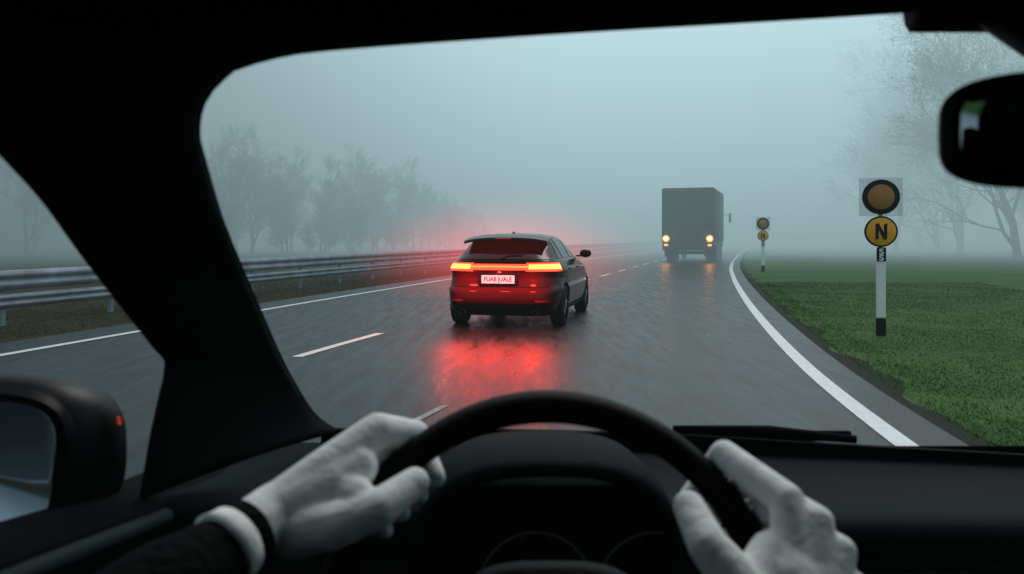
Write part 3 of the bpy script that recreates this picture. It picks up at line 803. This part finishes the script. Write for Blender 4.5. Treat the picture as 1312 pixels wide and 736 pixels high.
for ang in (178,2,-90):
    a=R(ang); V,F=[],[]
    d=Vector((math.cos(a),math.sin(a))); pr=Vector((-d.y,d.x))
    for t,wd,nn_ in [(.07,.038,-.002),(.12,.028,-.008),(.17,.020,-.006),(.208,.022,0)]:
        for (q,hn) in [(-1,0),(-.8,.008),(.8,.008),(1,0),(.8,-.008),(-.8,-.008)]:
            V.append(SW(P(d.x*t+pr.x*q*wd, d.y*t+pr.y*q*wd, nn_+hn)))
    for i in range(3):
        for k in range(6): F.append((i*6+k,i*6+(k+1)%6,(i+1)*6+(k+1)%6,(i+1)*6+k))
    obj('spoke',V,F,m_leather,sw,True)
tube_obj('steering_column',[W(P(0,0,-.02)),W(P(0,0,-.24))],[.05,.055],m_trim,own,20)

# interior mirror
m_mirh = mat('mirror_housing', (0.002,0.0024,0.0027), 0.6, noise_s=30, noise_a=0.2, spec=0.06)
mir=empty('rear_view_mirror',W((.466,.60,1.484))); mir.parent=own
def supers(hw,hh,n,ex=4,y=0,k=1):
    return [Vector((k*hw*math.copysign(abs(math.cos(a))**(2/ex),math.cos(a)),y,k*hh*math.copysign(abs(math.sin(a))**(2/ex),math.sin(a)))) for a in np.linspace(0,2*math.pi,n+1)[:-1]]
def shell(name,rings,material,parent,closed=True):
    V=[v for r_ in rings for v in r_]; n=len(rings[0]); F=[]
    for i in range(len(rings)-1):
        for k in range(n): F.append((i*n+k,i*n+(k+1)%n,(i+1)*n+(k+1)%n,(i+1)*n+k))
    if closed: F.append(tuple(range(n))); F.append(tuple((len(rings)-1)*n+k for k in reversed(range(n))))
    return obj(name,V,F,material,parent,True)
rz=Matrix.Rotation(R(-18),3,'Z')
def rr(l): return [rz@v for v in l]
mh=shell('housing',[rr(supers(.122,.042,48,4,-.008)),rr(supers(.128,.0465,48,4,-.002)),rr(supers(.128,.046,48,4,.012)),rr(supers(.11,.036,48,4,.030)),rr(supers(.06,.018,48,3,.038))],m_mirh,mir)
shell('glass',[rr(supers(.116,.0375,48,4,-.0095)),rr(supers(.116,.0375,48,4,-.0085))],m_mirror,mh)
tube_obj('stem',[(.02,.035,.0),(.01,.07,.05),(.0,.17,.135)],[.012,.010,.018],m_mirh,mir,10)
tube_obj('mount',[(-.06,.20,.150),(.06,.20,.150)],[.028,.028],m_mirh,mir,12)

# wing mirror
wm=empty('wing_mirror',W((-.765,1.13,1.098))); wm.parent=own
rz2=Matrix.Rotation(R(3),3,'Z')
def r2_(l,dx=0): return [rz2@v+Vector((dx,0,0)) for v in l]
rings=[r2_(supers(.172,.098,56,4,-.085)),r2_(supers(.184,.112,56,3.6,-.078)),r2_(supers(.194,.117,56,3.2,-.04),.008),r2_(supers(.192,.112,56,3,.0),.022),r2_(supers(.165,.095,56,2.8,.05),.024),r2_(supers(.10,.062,56,2.5,.085),.024),r2_(supers(.03,.02,56,2,.098),.024)]
hg=shell('housing',rings,mat('mirror_paint',(.003,.004,.005),.4,noise_s=20,noise_a=.1,spec=.15),wm)
tilt=Matrix.Rotation(R(-9.5),3,'X')
def r3_(l,off): return [rz2@(tilt@v)+Vector((0.004,off,0)) for v in l]
shell('glass',[r3_(supers(.164,.091,56,4,-.001),-.101),r3_(supers(.164,.091,56,4,.001),-.101)],mat('wing_mirror_glass',(.34,.42,.50),.02,1.0,noise_s=3,noise_a=.03),hg)
tube_obj('arm',[(.10,.03,-.085),(.18,.01,-.10),(.26,-.02,-.10)],[.04,.03,.035],m_mirh,wm,12)
shell('red_spot',[[Vector((.211,-.01,.045))+Vector((0.003*q,.004*math.cos(a),.006*math.sin(a))) for a in np.linspace(0,6.283,13)[:-1]] for q in (0,1)],
      mat('red_spot_emissive',(.4,.02,.02),.3,emis=(1,.06,.03),es=.18,noise_s=30,noise_a=.1),hg)  # small red emissive spot on the mirror housing

# ------------------------------------------------------------------ driver
m_glove = mat('white_glove', (0.84,0.88,0.86), 0.8, noise_s=35, noise_a=0.05, bump=0.06, bump_s=160, spec=0.15, fold=0.22)
m_sleeve = mat('black_jacket', (0.003,0.0035,0.004), 0.85, noise_s=40, noise_a=0.3, bump=0.3, bump_s=120, spec=0.05, fold=0.6)
per=empty('person',(0,.1,.9)); tag(per,'driver in dark jacket and white gloves gripping the steering wheel','person')
po=Vector((0,.1,.9))
def capsules(name, chains, vox, material, parent, smooth_it=6):
    bm=bmesh.new()
    for pts,rad in chains:
        pts=[Vector(p)-po for p in pts]
        for p,r_ in zip(pts,rad):
            q=bmesh.ops.create_icosphere(bm,subdivisions=3,radius=r_); bmesh.ops.translate(bm,verts=q['verts'],vec=p)
        for i in range(len(pts)-1):
            d=pts[i+1]-pts[i]; L=d.length
            if L<1e-5: continue
            q=bmesh.ops.create_cone(bm,cap_ends=True,segments=20,radius1=rad[i],radius2=rad[i+1],depth=L)
            M=Matrix.Translation((pts[i]+pts[i+1])/2)@d.to_track_quat('Z','Y').to_matrix().to_4x4()
            bmesh.ops.transform(bm,matrix=M,verts=q['verts'])
    o=bm_obj(name,bm,material,parent)
    md=o.modifiers.new('r','REMESH'); md.mode='VOXEL'; md.voxel_size=vox; md.use_smooth_shade=True
    md=o.modifiers.new('s','SMOOTH'); md.factor=.5; md.iterations=smooth_it
    freeze(o)
    if not o.data.materials: o.data.materials.append(material)
    return o
def rp(a,dr,n):
    a=R(a); r_=RW+dr; return P(math.cos(a)*r_,math.sin(a)*r_,n)
def finger(mcp,a,da,wrap,rads):
    pts=[mcp]+[rp(a+da*i,dr,n) for i,(dr,n) in enumerate(wrap)]
    return (pts,rads)
# left hand: knuckles raised behind the rim, fingers dropping over it, bent thumb hooked over the front
LWr=P(-.262,.100,.064)
wrapL=[(.022,-.022),(-.002,-.038),(-.026,-.028)]
Lm=[P(-.176,.184,.026),P(-.196,.166,.020),P(-.214,.142,.016),P(-.228,.116,.018)]
La=[127,134.5,142,149]
ch=[]
for i in range(4):
    sc_=[1,1.04,.98,.82][i]
    wr=[(dr*sc_,n*sc_) for dr,n in wrapL]
    ch.append(finger(Lm[i],La[i],1.2,wr,[.0185-.001*i,.0158-.0006*i,.0136-.0006*i,.0114-.0005*i]))
    ch.append(([LWr,LWr.lerp(Lm[i],.5)+en*.004,Lm[i]],[.0250,.0215,.0185-.001*i]))
ch.append(([LWr,P(-.212,.128,.046),P(-.192,.146,.040)],[.027,.028,.022]))
ch.append(([P(-.212,.128,.042),P(-.190,.114,.054)],[.026,.022]))
ch.append(([P(-.242,.084,.060),P(-.206,.088,.066),P(-.164,.104,.062),P(-.134,.132,.034)],[.0255,.0225,.0185,.0150]))
ELb=Vector((-.36,.50,1.07))
dL=(ELb-LWr).normalized()
ch.append(([LWr,LWr+dL*.035],[.0265,.0275]))
capsules('glove',ch,.0022,m_glove,per,7)
def ring_tube(name,p0,p1,r0,r1,material,thick=.004):
    V,F=[],[]; d=(p1-p0); pts=[p0-po,p0-po+d*.08,p0-po+d*.5,p1-po-d*.08,p1-po]
    tube(V,F,pts,[r0*.96,r0*1.02,(r0+r1)/2*1.0,r1*1.02,r1*.96],28,True)
    return obj(name,V,F,material,per,True)
ring_tube('glove_strap',LWr+dL*.026,LWr+dL*.044,.0295,.0305,m_sleeve)
ring_tube('glove_cuff',LWr+dL*.042,LWr+dL*.062,.032,.035,m_glove)
# right hand: raised knuckles toward the driver, fingers dropping over the rim
RWr=P(.218,-.006,.086)
Rm=[P(.222,.112,.058),P(.246,.092,.062),P(.262,.066,.064),P(.268,.036,.066)]
Ra=[42,34,26,18]
wrapR=[(.030,.004),(.014,-.032),(-.018,-.036)]
ch=[]
for i in range(4):
    sc_=[1,1.04,1.0,.88][i]
    wr=[(dr*sc_,n*sc_) for dr,n in wrapR]
    ch.append(finger(Rm[i],Ra[i],-1.0,wr,[.0168-.0006*i,.0150-.0006*i,.0134-.0006*i,.0114-.0005*i]))
    ch.append(([RWr,RWr.lerp(Rm[i],.55)-en*.004,Rm[i]],[.0265,.0205,.0168-.0006*i]))
ch.append(([RWr,P(.214,.040,.070),P(.216,.070,.060)],[.029,.028,.021]))
ch.append(([P(.196,.004,.084),P(.168,.032,.080),P(.141,.070,.072),P(.132,.108,.044)],[.0270,.0235,.0188,.0152]))
ch.append(([P(.180,.034,.070),P(.202,.064,.058)],[.026,.022]))
ERb=Vector((.36,.42,.96)); dR=(ERb-RWr).normalized()
ch.append(([RWr,RWr+dR*.04],[.028,.029]))
capsules('glove',ch,.0021,m_glove,per,5)
ring_tube('glove_cuff',RWr+dR*.030,RWr+dR*.070,.033,.036,m_glove)
SLh,SRh=Vector((-.20,.02,1.16)),Vector((.20,.02,1.16))
ch=[([LWr+dL*.058,LWr+dL*.12,ELb,SLh],[.031,.044,.052,.064]),([RWr+dR*.06,RWr+dR*.12,ERb,SRh],[.032,.044,.052,.064]),
    ([SLh,Vector((0,0,1.14)),SRh],[.064,.09,.064]),([Vector((0,0,1.14)),Vector((0,.0,.95)),Vector((0,.0,.72)),Vector((0,0.02,.56))],[.10,.135,.14,.15]),
    ([Vector((-.08,0,1.05)),Vector((-.07,.0,.75))],[.11,.12]),([Vector((.08,0,1.05)),Vector((.07,.0,.75))],[.11,.12])]
capsules('jacket',ch,.007,m_sleeve,per,4)

# ------------------------------------------------------------------ camera
cd=bpy.data.cameras.new('camera'); cam=bpy.data.objects.new('camera',cd); COL.objects.link(cam)
cam.location=(0,0,1.4); cam.rotation_euler=(R(90),0,0)
cd.lens=28; cd.sensor_width=36; cd.shift_y=-63/1312; cd.clip_start=.03; cd.clip_end=1200
cd.dof.use_dof=True; cd.dof.focus_distance=14; cd.dof.aperture_fstop=5.6
S.camera=cam
